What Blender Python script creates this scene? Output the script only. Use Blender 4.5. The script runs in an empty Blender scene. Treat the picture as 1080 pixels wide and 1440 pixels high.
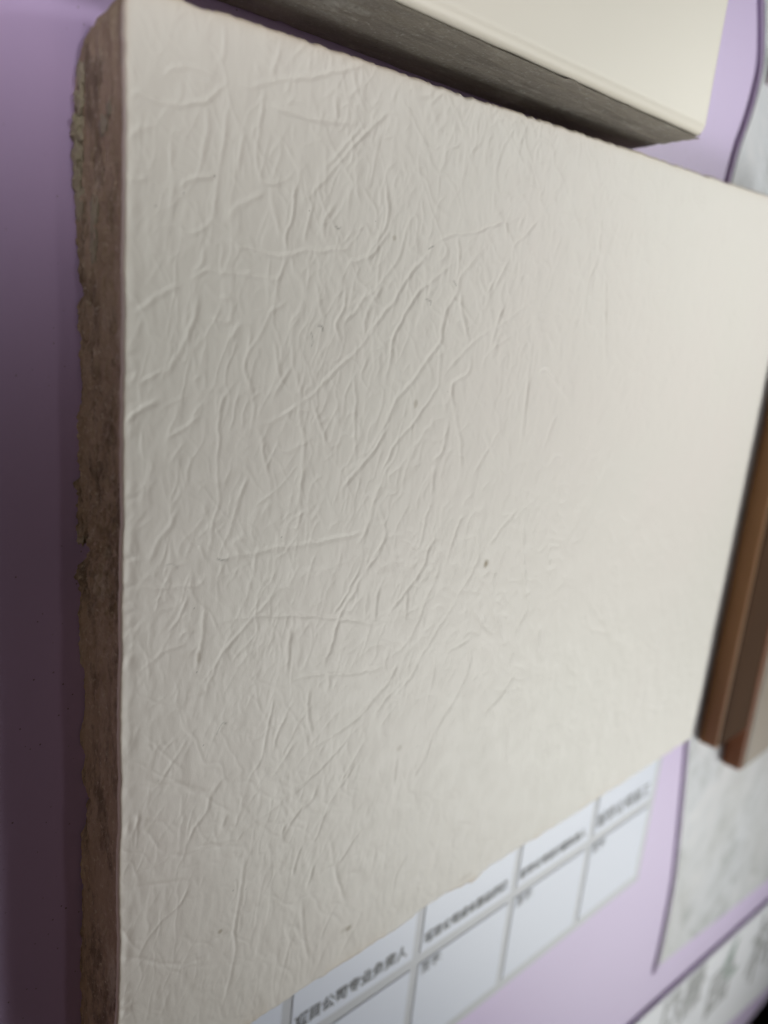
import bpy, bmesh, math, random
import numpy as np
from mathutils import Matrix, Vector, noise as mnoise

random.seed(7)
rng = np.random.default_rng(11)
sc = bpy.context.scene
col = sc.collection
T = 0.0125                       # thickness of the leather-relief tile: its face is the plane z = T, the board is z = 0

# ------------------------------------------------------------------ camera
FPX = 1191.66                    # focal length in pixels of the 1080 x 1440 photograph
R_right = Vector((0.71771665, 0.08791958, 0.69076259))
R_down = Vector((-0.12029092, -0.96142906, 0.24735451))
R_fwd = Vector((0.68586653, -0.26062292, -0.67945772))
CAM = Vector((-0.0474516, 0.12243419, 0.0913634 + T))
cd = bpy.data.cameras.new("camera")
cam = bpy.data.objects.new("camera", cd); col.objects.link(cam)
m = Matrix.Identity(4)
for i in range(3):
    m[i][0] = R_right[i]; m[i][1] = -R_down[i]; m[i][2] = -R_fwd[i]; m[i][3] = CAM[i]
cam.matrix_world = m
cd.sensor_fit = 'VERTICAL'; cd.sensor_height = 24.0
cd.lens = FPX / 1440.0 * 24.0
cd.clip_start = 0.002; cd.clip_end = 50.0
cd.dof.use_dof = True
cd.dof.focus_distance = 0.121
cd.dof.aperture_fstop = cd.lens / 1.9
cd.dof.aperture_blades = 0
sc.camera = cam

# ------------------------------------------------------------------ world, lamps, exposure
wd = bpy.data.worlds.new("World"); sc.world = wd; wd.use_nodes = True
bg = wd.node_tree.nodes["Background"]
bg.inputs[0].default_value = (1.0, 0.60, 0.50, 1); bg.inputs[1].default_value = 0.009

def lamp(name, loc, target, size, size_y, power, color, spread=180):
    ld = bpy.data.lights.new(name, 'AREA'); ld.shape = 'RECTANGLE'
    ld.size = size; ld.size_y = size_y; ld.energy = power; ld.color = color; ld.spread = math.radians(spread)
    o = bpy.data.objects.new(name, ld); col.objects.link(o)
    o.location = loc
    o.rotation_euler = (Vector(target) - Vector(loc)).to_track_quat('-Z', 'Y').to_euler()
    return o
W_COL = (0.985, 1.0, 0.965)
lamp("window_light", (0.60, -0.40, 0.45), (0.20, -0.05, 0.0), 0.30, 0.30, 0.182, W_COL, 28)
lamp("window_light_middle", (0.65, -0.20, 0.45), (0.20, 0.09, 0.0), 0.30, 0.30, 0.092, W_COL, 28)
lamp("window_light_upper", (0.60, 0.25, 0.40), (0.16, 0.16, 0.0), 0.20, 0.20, 0.050, W_COL, 22)
lamp("smooth_tile_side_fill", (0.38, -0.40, 0.34), (0.25, 0.15, 0.0), 0.22, 0.22, 0.079, (1.0, 0.98, 0.93), 40)  # added fill that brightens the clay side of the smooth tile
lamp("ceiling_light", (0.16, 0.10, 0.90), (0.04, 0.08, 0.0), 0.05, 0.05, 0.150, (1.0, 0.885, 0.84))
lamp("upper_left_fill", (-0.08, 0.30, 0.60), (-0.03, 0.25, 0.0), 0.08, 0.08, 0.096, (1.0, 0.945, 0.935), 20)  # added narrow fill: lights the board's upper left, leaves the lower left dark
lamp("upper_left_fill_far", (-0.30, 0.35, 0.50), (-0.04, 0.24, 0.0), 0.08, 0.08, 0.070, (1.0, 0.95, 0.94), 20)  # second added fill for the same upper-left gradient
lamp("tile_middle_fill", (0.62, 0.30, 0.50), (0.105, 0.100, 0.0), 0.12, 0.12, 0.0120, W_COL, 11)  # added spot fill that lifts the middle of the relief face
lamp("warm_left_fill", (-0.30, 0.00, 0.12), (0.0, 0.05, 0.0), 0.08, 0.08, 0.0110, (1.0, 0.60, 0.36), 90)  # added fill: lifts the left clay side, reddens the lower-left board
lamp("left_side_fill", (-0.40, 0.20, 0.20), (0.0, 0.17, 0.0), 0.10, 0.10, 0.019, (1.0, 0.94, 0.88), 60)  # added fill for the left-facing sides, no known source there
sc.view_settings.view_transform = 'Standard'
sc.view_settings.look = 'None'
sc.view_settings.exposure = 0.0
sc.view_settings.gamma = 1.0

# ------------------------------------------------------------------ helpers
def tag(o, label=None, cat=None, group=None, kind=None):
    if label: o['label'] = label
    if cat: o['category'] = cat
    if group: o['group'] = group
    if kind: o['kind'] = kind
    return o

def empty(name, loc=(0, 0, 0), rz=0.0):
    o = bpy.data.objects.new(name, None); col.objects.link(o)
    o.location = loc; o.rotation_euler = (0, 0, rz); o.empty_display_size = 0.01
    return o

def link_mesh(name, me, mat, parent=None, smooth=False):
    o = bpy.data.objects.new(name, me); col.objects.link(o)
    if mat: me.materials.append(mat)
    if smooth:
        me.polygons.foreach_set('use_smooth', [True] * len(me.polygons))
    if parent: o.parent = parent
    return o

def box_mesh(name, x0, x1, y0, y1, z0, z1, bevel=0.0, seg=2):
    bm = bmesh.new()
    v = [bm.verts.new(p) for p in ((x0,y0,z0),(x1,y0,z0),(x1,y1,z0),(x0,y1,z0),(x0,y0,z1),(x1,y0,z1),(x1,y1,z1),(x0,y1,z1))]
    for f in ((3,2,1,0),(4,5,6,7),(0,1,5,4),(1,2,6,5),(2,3,7,6),(3,0,4,7)):
        bm.faces.new([v[i] for i in f])
    if bevel:
        bmesh.ops.bevel(bm, geom=list(bm.edges), offset=bevel, segments=seg, affect='EDGES', profile=0.5)
    me = bpy.data.meshes.new(name); bm.to_mesh(me); bm.free()
    return me

def prism_mesh(name, pts, z0, z1, bevel=0.0, seg=3):
    bm = bmesh.new()
    lo = [bm.verts.new((x, y, z0)) for x, y in pts]
    hi = [bm.verts.new((x, y, z1)) for x, y in pts]
    n = len(pts)
    bm.faces.new(hi); bm.faces.new(lo[::-1])
    for i in range(n):
        j = (i + 1) % n
        bm.faces.new((lo[i], lo[j], hi[j], hi[i]))
    bmesh.ops.recalc_face_normals(bm, faces=bm.faces)
    if bevel:
        es = [e for e in bm.edges if all(abs(v.co.z - z1) < 1e-7 for v in e.verts)]
        bmesh.ops.bevel(bm, geom=es, offset=bevel, segments=seg, affect='EDGES', profile=0.5)
    me = bpy.data.meshes.new(name); bm.to_mesh(me); bm.free()
    return me

def grid_mesh(name, X, Y, Z, loop=False):
    """mesh of a regular grid given three (ny, nx) arrays"""
    ny, nx = X.shape
    co = np.stack([X, Y, Z], -1).reshape(-1, 3).astype(np.float32)
    i = np.arange((ny - 1) * (nx - 1)); r = i // (nx - 1); c = i % (nx - 1)
    a = r * nx + c
    q = np.stack([a, a + 1, a + nx + 1, a + nx], -1).astype(np.int32)
    me = bpy.data.meshes.new(name)
    me.vertices.add(len(co)); me.vertices.foreach_set('co', co.ravel())
    me.loops.add(q.size); me.loops.foreach_set('vertex_index', q.ravel())
    me.polygons.add(len(q))
    me.polygons.foreach_set('loop_start', np.arange(0, q.size, 4, dtype=np.int32))
    me.polygons.foreach_set('loop_total', np.full(len(q), 4, dtype=np.int32))
    me.polygons.foreach_set('use_smooth', np.ones(len(q), dtype=bool))
    me.update(calc_edges=True); me.validate()
    return me

def vnoise(x, y, sx, sy, seed, octaves=1, gain=0.5):
    """smooth value noise in [-1, 1] at world points, cells sx by sy metres"""
    out = np.zeros_like(x); amp = 1.0; tot = 0.0
    for o in range(octaves):
        r = np.random.default_rng(seed * 17 + o)
        N = 256
        g = r.uniform(-1, 1, (N, N))
        u = x / sx * 2 ** o + 1000.3 + seed * 3.7; v = y / sy * 2 ** o + 1000.7
        iu = np.floor(u).astype(int); iv = np.floor(v).astype(int)
        fu = u - iu; fv = v - iv
        fu = fu * fu * fu * (fu * (fu * 6 - 15) + 10); fv = fv * fv * fv * (fv * (fv * 6 - 15) + 10)
        g00 = g[iu % N, iv % N]; g10 = g[(iu + 1) % N, iv % N]; g01 = g[iu % N, (iv + 1) % N]; g11 = g[(iu + 1) % N, (iv + 1) % N]
        out += amp * ((g00 * (1 - fu) + g10 * fu) * (1 - fv) + (g01 * (1 - fu) + g11 * fu) * fv)
        tot += amp; amp *= gain
    return out / tot

# material builder
class NT:
    def __init__(self, name):
        self.m = bpy.data.materials.new(name); self.m.use_nodes = True
        self.t = self.m.node_tree; self.b = self.t.nodes['Principled BSDF']
        self.tc = self.t.nodes.new('ShaderNodeTexCoord')
    def n(self, kind, **kw):
        nd = self.t.nodes.new(kind)
        for k, v in kw.items(): setattr(nd, k, v)
        return nd
    def l(self, a, b): self.t.links.new(a, b)
    def mapping(self, scale, rot=(0, 0, 0)):
        mp = self.n('ShaderNodeMapping'); mp.inputs['Scale'].default_value = scale; mp.inputs['Rotation'].default_value = rot
        self.l(self.tc.outputs['Object'], mp.inputs[0]); return mp.outputs[0]
    def noise(self, scale, detail=4, rough=0.5, sc3=(1, 1, 1), dist=0.0):
        nn = self.n('ShaderNodeTexNoise'); nn.inputs['Scale'].default_value = scale
        nn.inputs['Detail'].default_value = detail; nn.inputs['Roughness'].default_value = rough
        nn.inputs['Distortion'].default_value = dist
        self.l(self.mapping(sc3), nn.inputs['Vector']); return nn.outputs['Fac']
    def ramp(self, fac, stops):
        r = self.n('ShaderNodeValToRGB'); e = r.color_ramp.elements
        e[0].position = stops[0][0]; e[0].color = stops[0][1]
        e[1].position = stops[-1][0]; e[1].color = stops[-1][1]
        for p, c in stops[1:-1]:
            x = e.new(p); x.color = c
        self.l(fac, r.inputs[0]); return r.outputs[0]
    def mix(self, fac, a, b, mode='MIX'):
        x = self.n('ShaderNodeMix', data_type='RGBA', blend_type=mode)
        for s, v in ((x.inputs[0], fac), (x.inputs[6], a), (x.inputs[7], b)):
            if isinstance(v, (int, float)): s.default_value = v
            elif isinstance(v, tuple): s.default_value = v
            else: self.l(v, s)
        return x.outputs[2]
    def math(self, op, a, b=0.0):
        x = self.n('ShaderNodeMath', operation=op)
        for s, v in ((x.inputs[0], a), (x.inputs[1], b)):
            if isinstance(v, (int, float)): s.default_value = v
            else: self.l(v, s)
        return x.outputs[0]
    def bump(self, h, dist, strength=1.0, prev=None):
        b = self.n('ShaderNodeBump'); b.inputs['Distance'].default_value = dist; b.inputs['Strength'].default_value = strength
        self.l(h, b.inputs['Height'])
        if prev is not None: self.l(prev, b.inputs['Normal'])
        self.l(b.outputs[0], self.b.inputs['Normal']); return b.outputs[0]
    def color(self, c):
        if isinstance(c, tuple): self.b.inputs['Base Color'].default_value = c
        else: self.l(c, self.b.inputs['Base Color'])
    def set(self, **kw):
        for k, v in kw.items():
            s = self.b.inputs[k.replace('_', ' ')]
            if isinstance(v, (int, float)): s.default_value = v
            else: self.l(v, s)
        return self
def C4(r, g, b): return (r, g, b, 1.0)

# --- lilac lacquered board with dust specks
def mat_lilac():
    k = NT('lilac_lacquer')
    base = k.mix(k.noise(14, 3), C4(0.560, 0.440, 0.720), C4(0.595, 0.465, 0.755))
    v = k.n('ShaderNodeTexVoronoi', feature='F1'); v.inputs['Scale'].default_value = 1500
    k.l(k.mapping((1, 1, 1)), v.inputs['Vector'])
    sep = k.n('ShaderNodeSeparateColor'); k.l(v.outputs['Color'], sep.inputs[0])
    rad = k.math('MULTIPLY', k.math('SUBTRACT', sep.outputs[0], 0.86), 1.6)
    dot = k.math('LESS_THAN', v.outputs['Distance'], rad)
    clump = k.ramp(k.noise(60, 2), [(0.36, C4(0, 0, 0)), (0.55, C4(1, 1, 1))])
    dot = k.math('MULTIPLY', k.math('MULTIPLY', dot, clump), 0.75)
    base = k.mix(dot, base, C4(0.10, 0.07, 0.10))
    k.color(base); k.set(Roughness=0.42, Specular_IOR_Level=0.4)
    k.bump(k.noise(420, 4, 0.65), 0.00009, 0.7)
    return k.m

def mat_glaze():
    k = NT('matt_white_glaze')
    base = k.mix(k.ramp(k.noise(22, 4, 0.55), [(0.35, C4(0, 0, 0)), (0.65, C4(1, 1, 1))]), C4(0.722, 0.690, 0.642), C4(0.730, 0.682, 0.642))
    base = k.mix(k.ramp(k.noise(9, 2), [(0.4, C4(0, 0, 0)), (0.7, C4(1, 1, 1))]), base, C4(0.708, 0.688, 0.632))
    # tiny dark pinholes
    v = k.n('ShaderNodeTexVoronoi', feature='F1'); v.inputs['Scale'].default_value = 420
    k.l(k.mapping((1, 1, 1)), v.inputs['Vector'])
    sep = k.n('ShaderNodeSeparateColor'); k.l(v.outputs['Color'], sep.inputs[0])
    rad = k.math('MULTIPLY', k.math('SUBTRACT', sep.outputs[0], 0.955), 1.5)
    dot = k.math('MULTIPLY', k.math('LESS_THAN', v.outputs['Distance'], rad), 0.45)
    base = k.mix(dot, base, C4(0.12, 0.09, 0.06))
    at = k.n('ShaderNodeAttribute', attribute_name='stain'); s2 = k.n('ShaderNodeSeparateColor'); k.l(at.outputs['Color'], s2.inputs[0])
    base = k.mix(s2.outputs[0], base, C4(0.21, 0.15, 0.065))     # rusty stain
    base = k.mix(s2.outputs[1], base, C4(0.05, 0.04, 0.03))      # dark fibres and specks
    base = k.mix(s2.outputs[2], base, C4(0.62, 0.50, 0.36))      # bare beige rim
    k.color(base)
    rg = k.n('ShaderNodeMapRange'); k.l(k.noise(300, 3), rg.inputs[0]); rg.inputs[3].default_value = 0.46; rg.inputs[4].default_value = 0.58
    k.set(Roughness=rg.outputs[0], Specular_IOR_Level=0.5)
    b1 = k.bump(k.noise(900, 4, 0.6, (1, 0.55, 1)), 0.00005, 0.55)
    k.bump(k.noise(4200, 2, 0.5), 0.00001, 0.5, b1)
    return k.m

def mat_smooth_glaze():
    k = NT('smooth_cream_glaze')
    base = k.mix(k.noise(18, 3), C4(0.83, 0.785, 0.68), C4(0.84, 0.80, 0.71))
    v = k.n('ShaderNodeTexVoronoi', feature='F1'); v.inputs['Scale'].default_value = 150
    k.l(k.mapping((1, 1, 1)), v.inputs['Vector'])
    sep = k.n('ShaderNodeSeparateColor'); k.l(v.outputs['Color'], sep.inputs[0])
    rad = k.math('MULTIPLY', k.math('SUBTRACT', sep.outputs[0], 0.90), 0.5)
    dot = k.math('MULTIPLY', k.math('LESS_THAN', v.outputs['Distance'], rad), 0.35)
    base = k.mix(dot, base, C4(0.45, 0.27, 0.15))
    k.color(base); k.set(Roughness=0.46)
    k.bump(k.noise(160, 3), 0.00005, 0.5)
    return k.m

def mat_clay(name, a, b, pale, axis, rough=1.0):
    k = NT(name)
    st = {'y': (1.0, 0.33, 1.0), 'x': (0.22, 1.0, 1.0)}[axis]
    dark = tuple(0.42 * c for c in a[:3]) + (1,)
    base = k.mix(k.ramp(k.noise(520, 7, 0.72, st), [(0.36, C4(0, 0, 0)), (0.64, C4(1, 1, 1))]), a, b)
    base = k.mix(k.math('MULTIPLY', k.ramp(k.noise(330, 6, 0.7, st), [(0.50, C4(0, 0, 0)), (0.63, C4(1, 1, 1))]), 0.75 * rough), base, dark)
    base = k.mix(k.ramp(k.noise(120, 6, 0.72, tuple(0.4 + 0.6 * q for q in st)), [(0.56, C4(0, 0, 0)), (0.68, C4(0.7, 0.7, 0.7))]), base, pale)
    base = k.mix(k.ramp(k.noise(1500, 4, 0.7, (1, 0.6, 1)), [(0.57, C4(0, 0, 0)), (0.68, C4(0.75, 0.75, 0.75))]), base, pale)
    v = k.n('ShaderNodeTexVoronoi', feature='F1'); v.inputs['Scale'].default_value = 750
    k.l(k.mapping((1, 1, 1)), v.inputs['Vector'])
    sep = k.n('ShaderNodeSeparateColor'); k.l(v.outputs['Color'], sep.inputs[0])
    rad = k.math('MULTIPLY', k.math('SUBTRACT', sep.outputs[0], 0.93), 4.0)
    base = k.mix(k.math('MULTIPLY', k.math('LESS_THAN', v.outputs['Distance'], rad), 0.8 * rough), base, C4(0.02, 0.014, 0.010))
    k.color(base); k.set(Roughness=0.8, Specular_IOR_Level=0.3)
    b1 = k.bump(k.noise(600, 8, 0.75, st), 0.0012 * rough, 1.0)
    k.bump(k.noise(2600, 4, 0.6), 0.00015, 0.8, b1)
    return k.m

def plain(name, c, rough=0.6, var=0.04, scale=60, bump=0.0, spec=0.5):
    k = NT(name)
    d = tuple(max(0, x - var) for x in c[:3]) + (1.0,)
    k.color(k.mix(k.noise(scale, 4, 0.6), c, d)); k.set(Roughness=rough, Specular_IOR_Level=spec)
    if bump: k.bump(k.noise(scale * 12, 4, 0.6), bump, 0.6)
    return k.m

M_lilac = mat_lilac()
M_glaze = mat_glaze()
M_smooth = mat_smooth_glaze()
M_clay = mat_clay('brown_clay_side', C4(0.50, 0.385, 0.275), C4(0.62, 0.50, 0.37), C4(0.80, 0.72, 0.58), 'y')
M_clay2 = mat_clay('grey_clay_side', C4(0.28, 0.255, 0.225), C4(0.33, 0.30, 0.255), C4(0.50, 0.48, 0.44), 'x', 0.35)
M_mortar = plain('dried_mortar', C4(0.44, 0.41, 0.32), 0.9, 0.14, 500, 0.0002)

# ------------------------------------------------------------------ the setting and the board
floor = link_mesh('floor', box_mesh('floor', -4, 4, -4, 4, -0.75, -0.70), plain('dark_floor', C4(0.012, 0.012, 0.013), 0.7, 0.004, 6))
tag(floor, kind='structure')

board = empty('display_board', (0, 0, 0))
tag(board, 'glossy lilac display board lying behind all the tile samples and labels', 'display board')
o = link_mesh('board_panel', box_mesh('board_panel', -0.32, 0.62, -0.235, 0.45, -0.012, -0.0010, 0.0008), M_lilac, board)
def at(px, py, z):
    """where the line of sight through a photo pixel meets the height z"""
    d = R_right * (px - 540) + R_down * (py - 720) + R_fwd * FPX
    q = (z - CAM.z) / d.z
    return (CAM.x + d.x * q, CAM.y + d.y * q)
PZ = 0.0010
edge_px = [(1071, -90), (1072, 0), (1072, 55), (1070, 92), (1062, 130), (1051, 168), (1038, 205), (1024, 258), (1016, 300)]
edge_lo = [(967, 1040), (963, 1085), (957, 1150), (947, 1240), (932, 1320), (920, 1372)]
up_pts = [at(x, y, PZ) for x, y in edge_px]; lo_pts = [at(x, y, PZ) for x, y in edge_lo]
def spline(P, n=6):
    P = [Vector((x, y)) for x, y in P]; Q = [2 * P[0] - P[1]] + P + [2 * P[-1] - P[-2]]; out = []
    for i in range(1, len(Q) - 2):
        for j in range(n):
            t = j / n
            out.append(0.5 * (2 * Q[i] + (Q[i+1] - Q[i-1]) * t + (2 * Q[i-1] - 5 * Q[i] + 4 * Q[i+1] - Q[i+2]) * t * t + (3 * Q[i] - Q[i-1] - 3 * Q[i+1] + Q[i+2]) * t ** 3))
    out.append(P[-1]); return [(p.x, p.y) for p in out]
rim = spline(up_pts) + spline(lo_pts)
bot = [at(1080, 1246, PZ)]
k_ = (bot[0][1] - lo_pts[-1][1]) / (bot[0][0] - lo_pts[-1][0])
# front sheet of the board, its right edge rounded over beside the poster panel
t0 = at(880, 1436, 0.0); t1 = at(1080, 1256, 0.0)
ks = (t1[1] - t0[1]) / (t1[0] - t0[0])
GAP = 0.00015
fs = [(-0.32, -0.2345), (0.62, -0.2345), (0.62, lo_pts[-1][1] + k_ * (0.62 - lo_pts[-1][0]) - GAP), (rim[-1][0] - GAP, rim[-1][1] - GAP)] + [(x - GAP, y) for x, y in rim[::-1][1:]] + [(rim[0][0] - GAP, 0.45), (-0.32, 0.45)]
o = link_mesh('front_sheet', prism_mesh('front_sheet', fs, -0.00098, 0.0, 0.0003, 3), M_lilac, board, smooth=False)

poster = empty('poster_panel', (0.30, 0.0, 0.0))
tag(poster, 'raised poster panel printed in blurry grey green patches with a lilac edge', 'poster')
outline = [(rim[0][0], 0.45)] + rim + [(0.62, lo_pts[-1][1] + k_ * (0.62 - lo_pts[-1][0])), (0.62, 0.45)]
pl = [(x - 0.30, y) for x, y in outline]
o = link_mesh('panel_core', prism_mesh('panel_core', pl, -0.00098, PZ, 0.00085, 4), M_lilac, poster, smooth=False)
k = NT('grey_landscape_print')
nz = k.noise(48, 6, 0.66, (1, 1, 1), 0.8)
base = k.ramp(nz, [(0.34, C4(0.20, 0.225, 0.225)), (0.44, C4(0.38, 0.40, 0.42)), (0.54, C4(0.49, 0.51, 0.55)), (0.70, C4(0.58, 0.58, 0.61))])
base = k.mix(k.ramp(k.noise(9, 3), [(0.45, C4(0, 0, 0)), (0.6, C4(0.6, 0.6, 0.6))]), base, C4(0.47, 0.47, 0.47))
k.color(base); k.set(Roughness=0.4)
M_print = k.m
sheet = [(x - 0.30 + 0.0012, min(y, 0.449)) for x, y in outline[:-2]] 
sheet[-1] = (sheet[-1][0], sheet[-1][1] + 0.004)
sheet += [(0.319, lo_pts[-1][1] + k_ * (0.619 - lo_pts[-1][0]) + 0.006), (0.319, 0.449)]
o = link_mesh('printed_sheet', prism_mesh('printed_sheet', sheet, PZ + 0.00002, PZ + 0.0003), M_print, poster)
# a second, pinkish overlapping print at the top right with a curled edge
M_paper = plain('printed_paper', C4(0.52, 0.54, 0.60), 0.45, 0.10, 30)
M_pink = plain('pinkish_paper', C4(0.58, 0.50, 0.56), 0.45, 0.06, 30)
p0 = at(1074, 118, PZ); 
o = link_mesh('upper_print', prism_mesh('upper_print', [(p0[0] - 0.30, 0.445), (p0[0] - 0.30, p0[1]), (0.30, p0[1] - 0.02), (0.30, 0.445)], PZ + 0.00032, PZ + 0.0009, 0.0002, 1), M_pink, poster)
# title strip under the poster panel
title = empty('title_panel', (0.20, -0.17, 0.0))
tag(title, 'white title strip with large grey characters and a small green leaf at the board edge', 'sign')
M_white = plain('white_paper', C4(0.76, 0.78, 0.84), 0.45, 0.03, 20)
TX, TY = 0.20, -0.17
q0 = at(889, 1440, PZ); q1 = at(1080, 1268, PZ); kt = (q1[1] - q0[1]) / (q1[0] - q0[0])
e0 = at(1022, 1440, PZ); e1 = at(1080, 1388, PZ); ke = (e1[1] - e0[1]) / (e1[0] - e0[0])
def quad(ta, tb, x0=0.10, x1=0.60):
    return [(x0 - TX, q0[1] + kt * (x0 - q0[0]) - ta - TY), (x1 - TX, q0[1] + kt * (x1 - q0[0]) - ta - TY), (x1 - TX, e0[1] + ke * (x1 - e0[0]) + tb - TY), (x0 - TX, e0[1] + ke * (x0 - e0[0]) + tb - TY)]
o = link_mesh('panel_core', prism_mesh('title_core', quad(0, 0), 0.00003, PZ + 0.0004, 0.0007, 4), M_lilac, title)
o = link_mesh('printed_sheet', prism_mesh('title_sheet', quad(0.0008, 0.0007, 0.104, 0.595), PZ + 0.00042, PZ + 0.0006), M_white, title)
def text_mesh(name, s, size, loc, mat, parent, rz=0.0, sx=1.0, shear=0.0, thick=0.00004, bold=0.0):
    cu = bpy.data.curves.new(name, 'FONT'); cu.body = s; cu.size = size; cu.extrude = thick; cu.shear = shear
    cu.offset = bold; cu.resolution_u = 2
    to = bpy.data.objects.new('tmp', cu); col.objects.link(to)
    dg = bpy.context.evaluated_depsgraph_get()
    me = bpy.data.meshes.new_from_object(to.evaluated_get(dg))
    bpy.data.objects.remove(to)
    me.name = name; me.materials.clear()
    o = link_mesh(name, me, mat, parent)
    o.location = loc; o.rotation_euler = (0, 0, rz); o.scale = (sx, 1, 1)
    return o
M_ink = plain('grey_ink', C4(0.085, 0.09, 0.105), 0.5, 0.02, 80)
M_softink = plain('pale_grey_ink', C4(0.24, 0.25, 0.26), 0.5, 0.03, 80)
M_leaf = plain('green_leaf_ink', C4(0.10, 0.19, 0.15), 0.5, 0.03, 80)

for s, px, py, size in (('风', 919, 1462, 0.020), ('景', 948, 1440, 0.024), ('园', 985, 1432, 0.026), ('林', 1040, 1388, 0.042)):
    x, y = at(px, py, PZ)
    text_mesh('character', s, size, (x - TX, y - TY, PZ + 0.0007), M_softink, title, bold=0.0005)
lf = [(0.0, 0.0), (0.006, 0.003), (0.011, 0.009), (0.013, 0.017), (0.006, 0.014), (0.001, 0.008)]
for px, py, s, rt in ((1011, 1376, 1.0, 0.0), (1016, 1378, 0.7, -0.9)):
    x, y = at(px, py, PZ)
    o = link_mesh('leaf', prism_mesh('leaf', [(x_ * s, y_ * s) for x_, y_ in lf], 0, 0.00008), M_leaf, title)
    o.location = (x - TX, y - TY, PZ + 0.0007); o.rotation_euler = (0, 0, rt)

# ------------------------------------------------------------------ printed sign-off table
RZ = math.radians(-0.8)
lab = empty('printed_table', (0.04, -0.0170, 0.0), RZ)
tag(lab, 'white printed table of boxes with blurry writing, sticking out below the leathery white tile', 'label')
M_grey = plain('grey_table_rule', C4(0.42, 0.44, 0.49), 0.45, 0.02, 40)
M_cell = plain('white_table_cell', C4(0.59, 0.64, 0.77), 0.42, 0.02, 25)
xs = [-0.0355, 0.0010, 0.0395, 0.0765, 0.1135, 0.1500]
o = link_mesh('backing_sheet', box_mesh('backing_sheet', xs[0] - 0.002, xs[-1] + 0.0034, -0.0430, 0.012, 0.0, 0.0004), M_grey, lab)
heads = ['项目公司设计负责人', '项目公司专业负责人', '项目公司成本副总经理', '城市公司设计部负责人', '城市公司总工']
for i in range(5):
    x0, x1 = xs[i] + 0.0028, xs[i + 1]
    link_mesh('header_box', box_mesh('header_box', x0, x1, -0.0102, 0.010, 0.0004, 0.0006), M_cell, lab)
    link_mesh('blank_box', box_mesh('blank_box', x0, x1, -0.0395, -0.0134, 0.0004, 0.0006), M_cell, lab)
    w = (x1 - x0) * 0.90
    t = heads[i]
    size = w / len(t) * 1.02
    text_mesh('lettering', t, size, (x0 + 0.0008, -0.0077, 0.00066), M_ink, lab, bold=0.00010)
    text_mesh('lettering', '签字:', 0.0034, (x0 + 0.0010, -0.0165, 0.00066), M_ink, lab)

# ------------------------------------------------------------------ leather relief tile
W_, H_ = 0.1854, 0.1502
def unproj(px, py):
    d = R_right * (px - 540) + R_down * (py - 720) + R_fwd * FPX
    s = (T - CAM.z) / d.z
    return (CAM.x + d.x * s, CAM.y + d.y * s)

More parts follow.
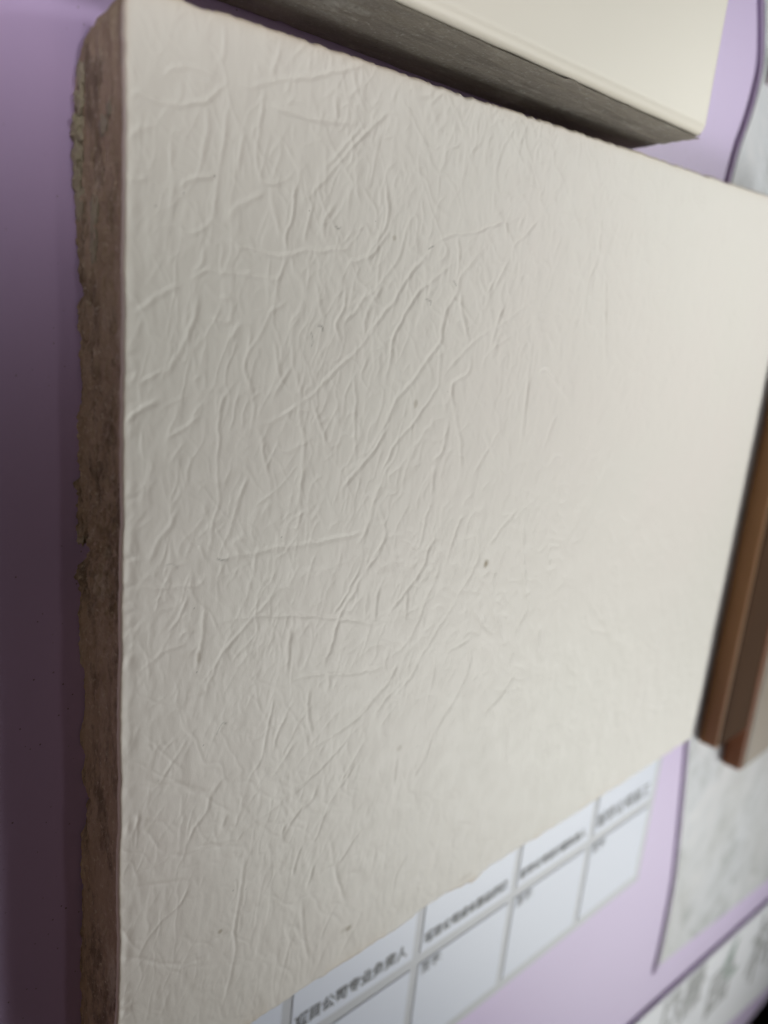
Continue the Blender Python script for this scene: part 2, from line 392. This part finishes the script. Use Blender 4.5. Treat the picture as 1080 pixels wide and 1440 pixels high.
# creases traced from the tile, as polylines per close-up: (x offset, y offset, scale, lines)
TR = {
 (150, 0, 2.7): [
  [445,100,450,180,445,240],[70,370,130,355,200,385,260,395,340,390,400,370,450,320,480,300],[480,320,550,330,620,310,700,300,780,290,850,275,940,255,1000,250],
  [660,180,645,230,630,300],[470,340,460,420,450,500,435,600,420,700,410,790,400,840,360,870,310,885,260,860,190,865,175,890],
  [600,330,590,420,580,500,570,600,585,680,600,730],[600,730,540,760,490,790,465,830],[605,700,660,690,700,670,720,640],
  [600,400,660,415,720,430,800,455,870,460,960,460],[1080,410,1020,470,960,530,900,600,850,660,790,720,740,765,725,775],
  [715,690,712,780,700,850,680,910,685,960],[430,900,500,930,560,950,640,970,700,965,760,950,840,950,950,940],[780,780,760,860,750,920],
  [380,410,385,480,370,550,365,630],[370,940,360,1000,330,1040],[300,1070,370,1030,460,1040,540,1045,640,1060,680,1000],
  [570,240,580,275],[775,210,770,270],[690,310,685,350],[870,370,875,440,870,480],[940,260,950,330,990,430],
  [1080,870,1040,920,1000,970,930,1000,925,1060],[1060,690,1070,800,1050,870,1000,940],[80,520,120,490,200,465],
  [280,720,300,690,350,670,420,665],[250,560,245,610],[260,700,240,800],[80,670,120,685,170,660],[620,700,650,850,680,900],
  [90,230,110,300],[220,290,250,260,330,250,400,280,440,310],[500,640,510,560,530,500],[980,470,900,560,830,640],[860,780,830,830,820,900]],
 (150, 400, 2.7): [
  [110,110,170,60,230,20,290,0],[130,130,110,190,80,240],[345,30,335,120,310,190,280,250,240,320,200,370],[130,375,180,345,230,325],
  [380,130,450,145,470,130,475,60,400,45],[710,50,660,80,620,110,590,180,550,240,530,290,530,330,550,400,560,470,555,560],
  [510,340,470,390,440,440,425,520,430,600,420,680,425,760,425,830,405,900,395,1000,380,1060],
  [700,60,710,150,705,250,720,350,740,420,735,500,750,600,745,700,735,800,730,900,710,960],
  [560,530,620,520,680,490,740,450,790,410,850,350,900,300,960,240,1010,180,1060,110,1080,90],[270,850,240,920,200,970,160,1060],
  [590,580,600,660,625,760],[400,1060,480,1030,560,1020,640,1000,720,990,800,980,880,965,1000,940],
  [1080,530,1040,590,1000,650,950,710,900,770,890,820],[1070,680,1040,760,1010,840,990,920,970,1000],[800,0,810,80,830,135],
  [910,20,900,90,870,150,890,220],[650,0,650,70],[780,440,820,560,850,630],[940,340,945,440,940,560,950,680],[320,670,300,760],
  [540,730,500,820,450,1000],[70,530,120,480,200,440],[500,150,470,215],[1030,830,1060,950,1000,1060],[990,30,950,100,900,140],
  [1050,0,1000,80,980,180,1000,220],[640,220,650,300,660,360],[640,420,680,350,700,310],[240,580,300,540,360,500]],
 (150, 800, 2.7): [
  [130,70,200,75,260,65,350,60,370,20],[310,110,270,190,230,250],[110,400,170,350,230,310,300,285,320,275],[280,270,300,245,340,245],
  [370,130,365,230,350,330,340,400],[400,210,480,195,540,185,600,180,700,178,780,178,880,190,1040,215],
  [670,20,640,80,600,140,550,190,500,250,440,320,410,380,385,440,375,520],[960,0,930,60,890,130,860,180],
  [970,20,940,90,900,150,880,200,850,300,820,380],[690,430,740,410,820,400,900,400,1000,385,1070,370],
  [640,480,620,560,600,660,580,740,550,780,530,830],[460,590,440,600,420,640],[320,480,375,470],
  [1080,420,1030,480,960,560,880,620,800,670,750,700],[980,580,920,640,860,710,790,780,700,860,620,920,540,980],
  [980,650,930,740,870,850,830,930,800,1010,770,1060],[140,800,200,820,270,820,350,840,400,850,440,800,480,770],
  [400,850,380,920,330,990,300,1060],[300,650,260,720,210,790],[530,870,510,920,490,970],[770,450,765,540,780,640],
  [340,1055,420,1045,500,1040],[700,220,690,300,685,400],[760,880,700,960,660,1040],[1030,80,1020,180],[680,560,650,620,630,700]],
 (500, 300, 2.7): [
  [130,10,100,80,50,150,10,180],[210,10,190,80,170,160,130,220,80,290,40,320,30,380],[300,130,240,190,190,260,150,330,110,380,60,440,10,500],
  [385,180,320,230,260,280,220,330,180,400,150,460,130,560,110,650],
  [510,120,450,180,400,240,385,300,350,360,330,440,320,490,270,560,220,640,160,700,120,790,80,860,40,920,0,980],
  [400,310,410,400,430,490],[320,490,320,600,310,660,260,740,200,820,150,880,110,960,80,1050],[700,20,640,90,600,130,600,210],
  [640,10,620,60],[575,20,575,90],[580,180,540,260,500,330],[690,330,620,370,560,420,500,450,440,500,400,540,350,600,320,660],
  [440,510,430,600,370,650,375,740,390,820,400,900,400,1020],[560,360,540,430,520,490],[600,460,530,510,490,560,490,600],
  [350,790,330,900,290,940],[300,970,290,1060],[480,820,520,900,570,1000],[560,810,500,900,440,1010],[940,0,920,160,880,300,860,480],
  [660,590,650,700,630,860],[760,770,710,900],[950,230,950,580],[390,90,395,180,385,260],[640,10,540,40,450,70,380,80,310,105],
  [690,610,730,600,800,690],[480,260,500,300,530,250]],
 (500, 700, 2.7): [
  [70,20,50,100,10,180],[90,30,110,130,90,210,50,260,40,300],[290,0,270,70,250,160,235,240],[310,120,280,200,250,280,200,350,150,410,120,450],
  [325,200,310,290,280,360,250,440,220,510,180,570,110,620],
  [420,30,460,110,470,190,450,270,410,340,370,410,330,470,290,540,250,600,210,680,160,740,110,820,100,880],[610,50,560,110,510,180],
  [630,70,640,160,640,260,650,350,650,430,610,500,600,560],[530,250,520,340,520,410,540,470,570,560],[450,420,490,490,530,520],
  [430,540,350,590],[430,520,435,600,420,680,380,760,330,840,290,910,260,1000,220,1060],[310,600,290,700,270,780,262,870],
  [745,130,735,250,740,370],[200,370,190,460],[80,360,75,460],[160,640,110,720,40,790,0,840],[180,700,120,760,70,830],
  [410,60,370,160,345,240],[700,480,690,600],[620,650,560,740,480,830],[570,850,575,950,560,1030],[490,920,480,970]],
 (380, 1040, 3.6): [
  [350,30,300,90,240,160,150,230,70,300,0,350],[470,0,430,90,390,190,330,270,300,350,250,410,200,490],[240,230,210,310,130,370,70,450,60,530],
  [640,90,620,230],[800,0,770,110,720,200],[500,330,480,400],[480,430,400,540,350,620,250,680],[530,560,520,640],[690,590,640,680,620,760],
  [130,0,60,120,0,200],[300,480,320,600,340,700,380,830],[470,850,440,930,400,1000,350,1100],[340,830,300,900,250,1020],
  [160,820,170,1000,200,1120],[110,1000,60,1180,30,1330],[160,540,130,620,110,700],[220,640,190,740]],
 (60, 1040, 3.6): [
  [500,240,600,245,700,245,790,265,850,270],[420,680,500,670,570,640,620,610,650,580,720,590,800,560,900,540,1010,545],
  [430,760,520,745,620,725,740,715],[750,720,700,830,620,900,540,1000,480,1110],[400,1110,480,1110,580,1130,700,1140,800,1110,860,1060],
  [970,960,900,1000,820,1040,740,1090,700,1160,680,1220],[1030,560,1010,700,990,850,970,950,975,1050,960,1150,930,1280,890,1400],
  [1020,270,1000,370],[480,380,460,490],[380,1390,420,1370,480,1330],[640,1280,600,1400],[1020,460,980,520],[930,380,900,460]],
}
lines = []
for (ox, oy, s), ls in TR.items():
    for l in ls:
        p = [unproj(ox + l[i] / s, oy + l[i + 1] / s) for i in range(0, len(l), 2)]
        lines.append((np.array(p), 1.0))

SX = np.cumsum(np.concatenate([[0], np.linspace(0.00016, 0.00048, 620)])); SX = SX / SX[-1] * W_
SY = np.linspace(0, H_, 740)
GX, GY = np.meshgrid(SX, SY)
Hf = np.zeros_like(GX)
DYs = SY[1] - SY[0]
def catmull(P, step=0.0003):
    if len(P) < 3: 
        n = max(2, int(np.linalg.norm(P[-1] - P[0]) / step)); t = np.linspace(0, 1, n)[:, None]
        return P[0] * (1 - t) + P[-1] * t
    Q = np.vstack([2 * P[0] - P[1], P, 2 * P[-1] - P[-2]]); out = []
    for i in range(1, len(Q) - 2):
        n = max(2, int(np.linalg.norm(Q[i + 1] - Q[i]) / step)); t = np.linspace(0, 1, n, endpoint=False)[:, None]
        out.append(0.5 * (2 * Q[i] + (Q[i + 1] - Q[i - 1]) * t + (2 * Q[i - 1] - 5 * Q[i] + 4 * Q[i + 1] - Q[i + 2]) * t ** 2 + (3 * Q[i] - Q[i - 1] - 3 * Q[i + 1] + Q[i + 2]) * t ** 3))
    return np.vstack(out)
def carve(field, P, amp, width, wig=0.00018, seed=0):
    """press a crease along polyline P into the field (keeps the deepest value)"""
    C = catmull(P)
    n = len(C); s = np.arange(n) * 0.0003
    d = np.gradient(C, axis=0); d /= np.maximum(np.linalg.norm(d, axis=1)[:, None], 1e-9); nr = np.stack([-d[:, 1], d[:, 0]], 1)
    C = C + nr * (vnoise(s, s * 0 + seed, 0.0016, 1, seed % 97, 2) * wig)[:, None]
    env = np.minimum(1, np.minimum(np.arange(n) + 1, n - np.arange(n)) / max(3, n * 0.18))
    A = amp * env * (0.72 + 0.42 * vnoise(s, s * 0 + seed * 1.3, 0.004, 1, (seed + 31) % 97, 2))
    for k in range(n):
        x, y = C[k]
        if x < -0.001 or x > W_ + 0.001 or y < -0.001 or y > H_ + 0.001: continue
        i0, i1 = np.searchsorted(SX, (x - 2.6 * width, x + 2.6 * width)); j0 = max(0, int((y - 2.6 * width) / DYs)); j1 = int((y + 2.6 * width) / DYs) + 2
        gx = SX[i0:i1][None, :] - x; gy = SY[j0:j1][:, None] - y
        r2 = (gx * gx + gy * gy) / (width * width)
        sub = field[j0:j1, i0:i1]
        np.maximum(sub, A[k] * np.exp(-r2), out=sub)
big = np.zeros_like(GX); small = np.zeros_like(GX)
for q, (P, a) in enumerate(lines):
    carve(big, P, random.uniform(0.75, 1.1), random.uniform(0.00027, 0.00040), 0.00022, q)
# the finer net between the creases
nsm = 0
for q in range(5200):
    x = rng.uniform(0, W_); y = rng.uniform(0, H_)
    r = rng.random()
    if r < 0.50: a = rng.normal(math.radians(86), 0.20)
    elif r < 0.82: a = rng.normal(math.radians(50), 0.25)
    else: a = rng.uniform(0, math.pi)
    L = rng.gamma(2.0, 0.0016) + 0.0012
    P = [np.array([x, y])]; b = a
    for s in range(max(2, int(L / 0.0012))):
        b += rng.normal(0, 0.26); P.append(P[-1] + 0.0012 * np.array([math.cos(b), math.sin(b)]))
    carve(small, np.array(P), rng.uniform(0.25, 1.0), rng.uniform(0.00020, 0.00034), 0.00012, q + 500)
# a web of faint wrinkles: contour lines of warped noise
web = np.zeros_like(GX)
for i, (ang, cx, cy, wd_) in enumerate(((0.10, 0.0030, 0.0085, 0.10), (-0.62, 0.0034, 0.0105, 0.09), (0.25, 0.0021, 0.0050, 0.13), (-0.9, 0.0050, 0.0120, 0.06))):
    wx = GX + vnoise(GX, GY, 0.004, 0.004, 80 + i, 2) * 0.0010; wy = GY + vnoise(GX, GY, 0.004, 0.004, 90 + i, 2) * 0.0010
    u = wx * math.cos(ang) - wy * math.sin(ang); v = wx * math.sin(ang) + wy * math.cos(ang)
    f = vnoise(u, v, cx, cy, 100 + i, 2, 0.35)
    mask = np.clip(vnoise(GX, GY, 0.010, 0.013, 110 + i, 2) * 1.6 + 0.55, 0, 1)
    web = np.maximum(web, np.exp(-(f / wd_) ** 2) * mask)
SIGN = -1.0
relief = SIGN * (np.maximum(big * 0.000142, 0) + small * 0.000060 * (1 - 0.5 * big) + web * 0.000050) * (0.58 + 0.6 * GY / H_ + 0.45 * np.clip((GX - 0.02) / 0.06, 0, 1))
relief += vnoise(GX, GY, 0.0011, 0.0024, 3, 2) * 0.000022 + vnoise(GX, GY, 0.0045, 0.007, 5, 2) * 0.00005 + vnoise(GX, GY, 0.0022, 0.0031, 8, 2) * 0.000022
Hf = relief
# rounded arris and ragged outline
def edge_drop(d, r):
    t = np.clip(1 - d / r, 0, 1); return r * 0.75 * (1 - np.sqrt(np.maximum(0, 1 - t * t)))
def inset_left(y): return (vnoise(y, y * 0 + 1, 0.0016, 1, 21, 2) * 0.00012 + vnoise(y, y * 0 + 1, 0.012, 1, 22, 2) * 0.00022)
def inset_top(x): return np.abs(vnoise(x, x * 0 + 2, 0.0022, 1, 23, 3)) * 0.0005 + vnoise(x, x * 0 + 1, 0.02, 1, 29, 2) * 0.0002
def notch(x, x0, x1, d, soft=0.0006): return d / (1 + np.exp(-(x - x0) / soft)) / (1 + np.exp((x - x1) / soft))
def inset_bottom(x):
    return (np.abs(vnoise(x, x * 0 + 4, 0.004, 1, 25, 3)) * 0.0007 + notch(x, 0.0640, 0.0735, 0.0010) + notch(x, 0.0735, 0.0775, 0.0006)
            - notch(x, 0.0815, 0.0850, 0.0008, 0.0003) + notch(x, 0.0855, 0.104, 0.0006) - 0.0003)
def inset_right(y): return vnoise(y, y * 0 + 5, 0.02, 1, 27, 2) * 0.0007 + vnoise(y, y * 0 + 5, 0.004, 1, 28, 2) * 0.00015
il = inset_left(SY); it = inset_top(SX); ib = inset_bottom(SX); ir = inset_right(SY)
# squeeze the grid between the ragged outlines
fx = SX / W_; fy = SY / H_
wl = np.exp(-SX / 0.004); wr = np.exp(-(W_ - SX) / 0.004); wb = np.exp(-SY / 0.004); wt = np.exp(-(H_ - SY) / 0.004)
PX = GX + il[:, None] * wl[None, :] - ir[:, None] * wr[None, :]
PY = GY + ib[None, :] * wb[:, None] - it[None, :] * wt[:, None]
fade = np.minimum(np.minimum(1, GX / 0.0008), np.minimum(1, (W_ - GX) / 0.002)); fade = np.minimum(fade, np.minimum(GY / 0.0008, (H_ - GY) / 0.0008)).clip(0, 1)
beads = (np.abs(vnoise(GX * 0, GY, 1, 0.0019, 33, 1)) * np.exp(-((GX - 0.0012) / 0.0007) ** 2)) * -0.00020
drop = edge_drop(GX, 0.0004) + edge_drop(W_ - GX, 0.0034) + edge_drop(GY, 0.0008) + edge_drop(H_ - GY, 0.0007)
PZt = T + Hf * fade + beads - drop
# skirt so that the glaze wraps a little down the edge
def pad(A, v=None):
    return np.pad(A, 1, mode='edge')
PX, PY, PZt = pad(PX), pad(PY), pad(PZt)
PZt[0, :] -= 0.0006; PZt[-1, :] -= 0.0006; PZt[:, 0] -= 0.0004; PZt[:, -1] -= 0.0014
tile = empty('leather_relief_tile', (W_ / 2, H_ / 2, 0.0))
tag(tile, 'large matt white ceramic tile with creased leather relief and rough brown side, nearest the viewer', 'tile')
off = Vector((W_ / 2, H_ / 2, 0))
me = grid_mesh('glazed_face', PX - off.x, PY - off.y, PZt)
# stains, specks and fibres
st = np.zeros(PX.shape + (4,), np.float32); st[..., 3] = 1
def blob(ch, px, py, rx, ry, a):
    rx *= 0.72; ry *= 0.72; a *= 0.85
    x, y = unproj(px, py)
    w = vnoise(PX, PY, 0.0008, 0.0008, 41, 2) * 0.5
    d = ((PX - x) / rx) ** 2 + ((PY - y) / ry) ** 2
    st[..., ch] = np.maximum(st[..., ch], a * np.clip(1.3 - d * (1 + w), 0, 1))
for px, py, rx, ry, a in ((684, 793, 0.0010, 0.0010, 0.95), (490, 1305, 0.0011, 0.0009, 0.8), (483, 1308, 0.0015, 0.0009, 0.25), (585, 568, 0.0007, 0.0010, 0.45), (310, 1310, 0.0007, 0.0006, 0.7),
                          (555, 335, 0.0006, 0.0006, 0.4), (280, 925, 0.0006, 0.0014, 0.35), (562, 1052, 0.0010, 0.001, 0.30), (208, 1160, 0.0007, 0.0022, 0.15), (265, 921, 0.0016, 0.0010, 0.12), (655, 1233, 0.003, 0.0009, 0.25)):
    blob(0, px, py, rx, ry, a)
for px, py in ((277, 945), (222, 1098), (302, 247), (314, 251), (259, 272), (240, 1047), (222, 1098), (346, 1251), (328, 1252), (273, 856), (348, 924), (219, 289), (286, 1048), (535, 425), (396, 756)):
    blob(1, px, py, 0.00014, 0.00014, 0.7)
def fibre(pts, a=0.8, w=0.00011):
    P = catmull(np.array([unproj(*p) for p in pts]), 0.0001)
    for x, y in P:
        i = np.searchsorted(SX, x) ; j = int(y / DYs)
        sl = (slice(max(0, j - 4), j + 6), slice(max(0, i - 4), i + 6))
        d = ((PX[sl] - x) ** 2 + (PY[sl] - y) ** 2) / w ** 2
        st[sl + (1,)] = np.maximum(st[sl + (1,)], 0.75 * a * np.exp(-d))
fibre([(306, 786), (312, 788), (318, 788), (322, 787)]); fibre([(448, 458), (453, 459), (455, 466)]); fibre([(438, 468), (440, 480), (438, 488)], 0.5)
fibre([(305, 1033), (308, 1026), (313, 1018), (319, 1018)], 0.6); fibre([(472, 318), (476, 322), (480, 319)], 0.6); fibre([(638, 395), (642, 402)], 0.7)
fibre([(600, 421), (606, 424), (606, 430)], 0.6); fibre([(603, 350), (610, 346)], 0.7); fibre([(232, 796), (240, 793), (248, 796), (250, 800)], 0.35)
rim = np.exp(-np.abs(H_ - PY) / 0.0006) * 0.75 + np.exp(-np.abs(PY) / 0.0010) * 0.5 * (vnoise(PX, PY * 0, 0.01, 1, 44, 2) > 0.0)
st[..., 2] = np.clip(rim + np.exp(-np.abs(PX) / 0.0003) * 0.4, 0, 1)
ca = me.color_attributes.new('stain', 'FLOAT_COLOR', 'POINT'); ca.data.foreach_set('color', st.reshape(-1))
link_mesh('glazed_face', me, M_glaze, tile)

# clay body: a ring of side walls, the left wall detailed
def side_wall(npt, nd, kind):
    s = np.linspace(0, 1, npt); d = np.linspace(0, 1, nd)
    S, D = np.meshgrid(s, d)
    return S, D
ny, nd = 1100, 90
S, D = side_wall(ny, nd, 0)
Y = S * H_
depth = T - 0.0002 - 0.0100 * np.clip((Y - (H_ - 0.0095)) / 0.0095, 0, 1) ** 2.2 + vnoise(Y, Y * 0, 0.010, 1, 51, 3) * 0.0005
Zw = T - 0.0006 - D * (depth - 0.0006)
prof = -0.00025 * np.sin(np.pi * D)                                         # slightly bellied outward
ridge = vnoise(Y, Zw, 0.016, 0.0020, 52, 4, 0.55)
gr = vnoise(Y, Zw, 0.0020, 0.0006, 53, 4, 0.6)
pit = np.clip(vnoise(Y, Zw, 0.0032, 0.0014, 54, 3) - 0.28, 0, 1)
chips = np.clip(vnoise(Y, Zw * 0 + 3, 0.007, 1, 55, 3) - 0.1, 0, 1) * np.clip((D - 0.70) / 0.30, 0, 1) ** 1.3
rough = np.exp(-((Y - 0.118) / 0.018) ** 2) * 0.5 + np.exp(-((Y - 0.087) / 0.012) ** 2) * 1.0 + 0.40
rough = rough * (1 - 0.55 * np.exp(-((Y - 0.141) / 0.009) ** 2))
Xw = inset_left(Y) * np.exp(-D * 3) + prof + (ridge * 0.00042 + gr * 0.00075 + vnoise(Y, Zw, 0.0008, 0.0004, 57, 3, 0.6) * 0.00028) * rough * np.clip(D * 5, 0.1, 1) + pit * 0.0011 * rough + chips * 0.0019
for yc, a, w in ((0.0845, 0.0022, 0.0016), (0.0470, 0.0013, 0.0009), (0.118, 0.0006, 0.001)):   # missing flakes on the back arris
    Xw += a * np.exp(-((Y - yc) / w) ** 2) * np.clip((D - 0.55) / 0.45, 0, 1)
Xw += 0.0002
corner = np.clip((Y - (H_ - 0.004)) / 0.004, 0, 1) ** 2 * 0.0016 * (0.3 + D)
Xw += corner
me = grid_mesh('clay_side', (Xw - off.x)[::-1], (Y - off.y)[::-1], Zw[::-1])
side = link_mesh('clay_side', me, M_clay, tile)
# top, bottom and right walls plus the back: simple slab just inside
body = link_mesh('clay_body', box_mesh('clay_body', 0.0120 - off.x, W_ - 0.0011 - off.x, 0.0016 - off.y, H_ - 0.0012 - off.y, 0.0001, T - 0.0012, 0.0004, 2), M_clay, tile)
S, D = side_wall(500, 12, 1)
Xt = 0.0012 + S * (W_ - 0.003)
low = 0.0022 + 0.0100 * np.clip(Xt / 0.012, 0, 1)
Yt = H_ - 0.0004 - inset_top(Xt) + vnoise(Xt, D * 0.0125, 0.003, 0.0015, 61, 3) * 0.0003
me = grid_mesh('clay_edge', (Xt - off.x), (Yt - off.y), T - 0.0008 - D * np.minimum(low, T - 0.001))
me.flip_normals(); link_mesh('clay_edge', me, M_clay, tile)
Yb = inset_bottom(Xt) + 0.0005 + vnoise(Xt, D * 0.0125, 0.003, 0.0015, 62, 3) * 0.0003
me = grid_mesh('clay_edge', (Xt - off.x), (Yb - off.y), T - 0.0008 - D * (T - 0.001))
link_mesh('clay_edge', me, M_clay, tile)

# crumbs of dried mortar clinging to the back arris near the top
def crumb(cx, cy, cz, r, seed, mat, parent):
    bm = bmesh.new(); bmesh.ops.create_icosphere(bm, subdivisions=4, radius=1.0)
    for v in bm.verts:
        n = mnoise.fractal(v.co * 1.7 + Vector((seed, 0, 0)), 0.8, 2.1, 5)
        v.co = v.co * (1 + 0.55 * n)
        v.co = Vector((cx + v.co.x * r[0], cy + v.co.y * r[1], cz + v.co.z * r[2]))
    me = bpy.data.meshes.new('mortar_crumb'); bm.to_mesh(me); bm.free()
    return link_mesh('mortar_crumb', me, mat, parent, smooth=True)
for i, (y, z, r) in enumerate(((0.1395, 0.0018, (0.0006, 0.0016, 0.0012)), (0.1365, 0.0013, (0.0010, 0.0016, 0.0012)), (0.1338, 0.0012, (0.0008, 0.0018, 0.0010)), (0.1310, 0.0010, (0.0006, 0.0014, 0.0010)),
                               (0.1283, 0.0012, (0.0004, 0.0020, 0.0011)), (0.1420, 0.0020, (0.0004, 0.0014, 0.0010)), (0.0868, 0.0012, (0.0004, 0.0012, 0.0009)))):
    crumb(0.0002 - off.x, y - off.y, z, r, i * 3.1, M_mortar, tile)
# pale smears of mortar on the side
for i, (y, z, r) in enumerate(((0.1366, 0.0075, (0.00010, 0.0010, 0.0011)), (0.1382, 0.0088, (0.00008, 0.0008, 0.0005)), (0.1268, 0.0055, (0.0003, 0.0026, 0.0008)), (0.1230, 0.0052, (0.0003, 0.0020, 0.0006)))):
    crumb(0.0000 - off.x, y - off.y, z, r, i * 5.3 + 40, M_mortar, tile).name = 'mortar_smear'

# ------------------------------------------------------------------ smooth tile above
T2 = 0.0195
RT = math.radians(-1.1)
up = empty('smooth_cream_tile', (0.1150, 0.1544, 0.0), RT)
tag(up, 'thick smooth cream tile with grey brown side, standing above the leathery tile', 'tile')
W2, H2 = 0.185, 0.150
nx, nz = 900, 60
S, D = np.meshgrid(np.linspace(0, 1, nx), np.linspace(0, 1, nz))
X2 = -W2 + S * W2 + 0.0025 * D * S ** 6
Z2 = T2 - 0.0012 - D * (T2 - 0.0014)
Y2 = vnoise(X2, Z2, 0.02, 0.0014, 71, 3) * 0.00018 + vnoise(X2, Z2, 0.004, 0.0006, 72, 4, 0.6) * 0.00010 - 0.0003 - 0.0010 * D + np.clip(vnoise(X2, Z2, 0.006, 0.001, 73, 3) - 0.35, 0, 1) * 0.0006
me = grid_mesh('clay_side', X2, Y2, Z2); me.flip_normals()
link_mesh('clay_side', me, M_clay2, up)
link_mesh('clay_body', box_mesh('clay_body', -W2 + 0.001, -0.0012, 0.0016, H2, 0.0001, T2 - 0.0015, 0.0004), M_clay2, up)
S, D = np.meshgrid(np.linspace(0, 1, 300), np.linspace(0, 1, 20))
me = grid_mesh('clay_edge', -0.0004 + 0.0025 * D + vnoise(S * H2, D * T2, 0.004, 0.002, 77, 3) * 0.0002, S * (H2) + 0.0001 - 0.0010 * D * (1 - S), T2 - 0.0012 - D * (T2 - 0.0014)); me.flip_normals()
link_mesh('clay_edge', me, M_clay2, up)
n = 240
xs_ = np.linspace(-W2, 0, n); ys_ = np.linspace(0, H2, n)
# concentrate points at the rounded arris
xs_ = np.unique(np.concatenate([xs_, -np.linspace(0, 0.004, 24)])); ys_ = np.unique(np.concatenate([ys_, np.linspace(0, 0.005, 60)]))
AX, AY = np.meshgrid(xs_, ys_)
AZ = T2 - edge_drop(-AX, 0.0020) - edge_drop(AY, 0.0022) + vnoise(AX, AY, 0.02, 0.02, 75, 2) * 0.00006
AX, AY, AZ = pad(AX), pad(AY), pad(AZ); AZ[0, :] -= 0.0004; AZ[:, -1] -= 0.001
AY[0, :] += 0.0; 
AY[0:2, :] += vnoise(AX[0:2], AX[0:2] * 0, 0.006, 1, 76, 3) * 0.00015
link_mesh('glazed_face', grid_mesh('smooth_face', AX, AY, AZ), M_smooth, up)

# ------------------------------------------------------------------ two brown tiles at the right edge
def wood_mat(name, a, b, rough, spec=0.3):
    k = NT(name)
    base = k.mix(k.noise(55, 5, 0.6, (3.0, 0.35, 1)), a, b); k.color(base); k.set(Roughness=rough, Specular_IOR_Level=spec)
    k.bump(k.noise(300, 4, 0.6, (2.0, 0.3, 1)), 0.0002, 0.6)
    return k.m
def strip(name, label, x, y, w, h, z0, z1, msid, mface, inset):
    e = empty(name, (x, y, 0.0))
    tag(e, label, 'tile')
    link_mesh('tile_body', box_mesh('tile_body', 0, w, 0, h, z0, z1 - 0.0006, 0.0008, 3), msid, e)
    link_mesh('tile_face', box_mesh('tile_face', inset, w - 0.0004, 0.0008, h - 0.0008, z1 - 0.0007, z1, 0.0005, 2), mface, e)
    return e
zb = PZ + 0.00035
strip('brown_tile', 'narrow dark brown tile with paler brown side, right behind the big white tile', 0.2165, -0.0180, 0.0235, 0.150, zb, zb + 0.0070,
      wood_mat('orange_brown_side', C4(0.40, 0.20, 0.095), C4(0.50, 0.28, 0.13), 0.6), wood_mat('dark_brown_face', C4(0.045, 0.020, 0.008), C4(0.08, 0.038, 0.016), 0.9, 0.1), 0.0013)
strip('brown_tile', 'brown tile with red brown side and grey brown face at the right picture edge', 0.2418, -0.0355, 0.090, 0.160, zb, zb + 0.0074,
      wood_mat('red_brown_side', C4(0.40, 0.175, 0.095), C4(0.50, 0.235, 0.125), 0.6), wood_mat('grey_brown_face', C4(0.17, 0.125, 0.080), C4(0.22, 0.165, 0.11), 0.5), 0.0016)
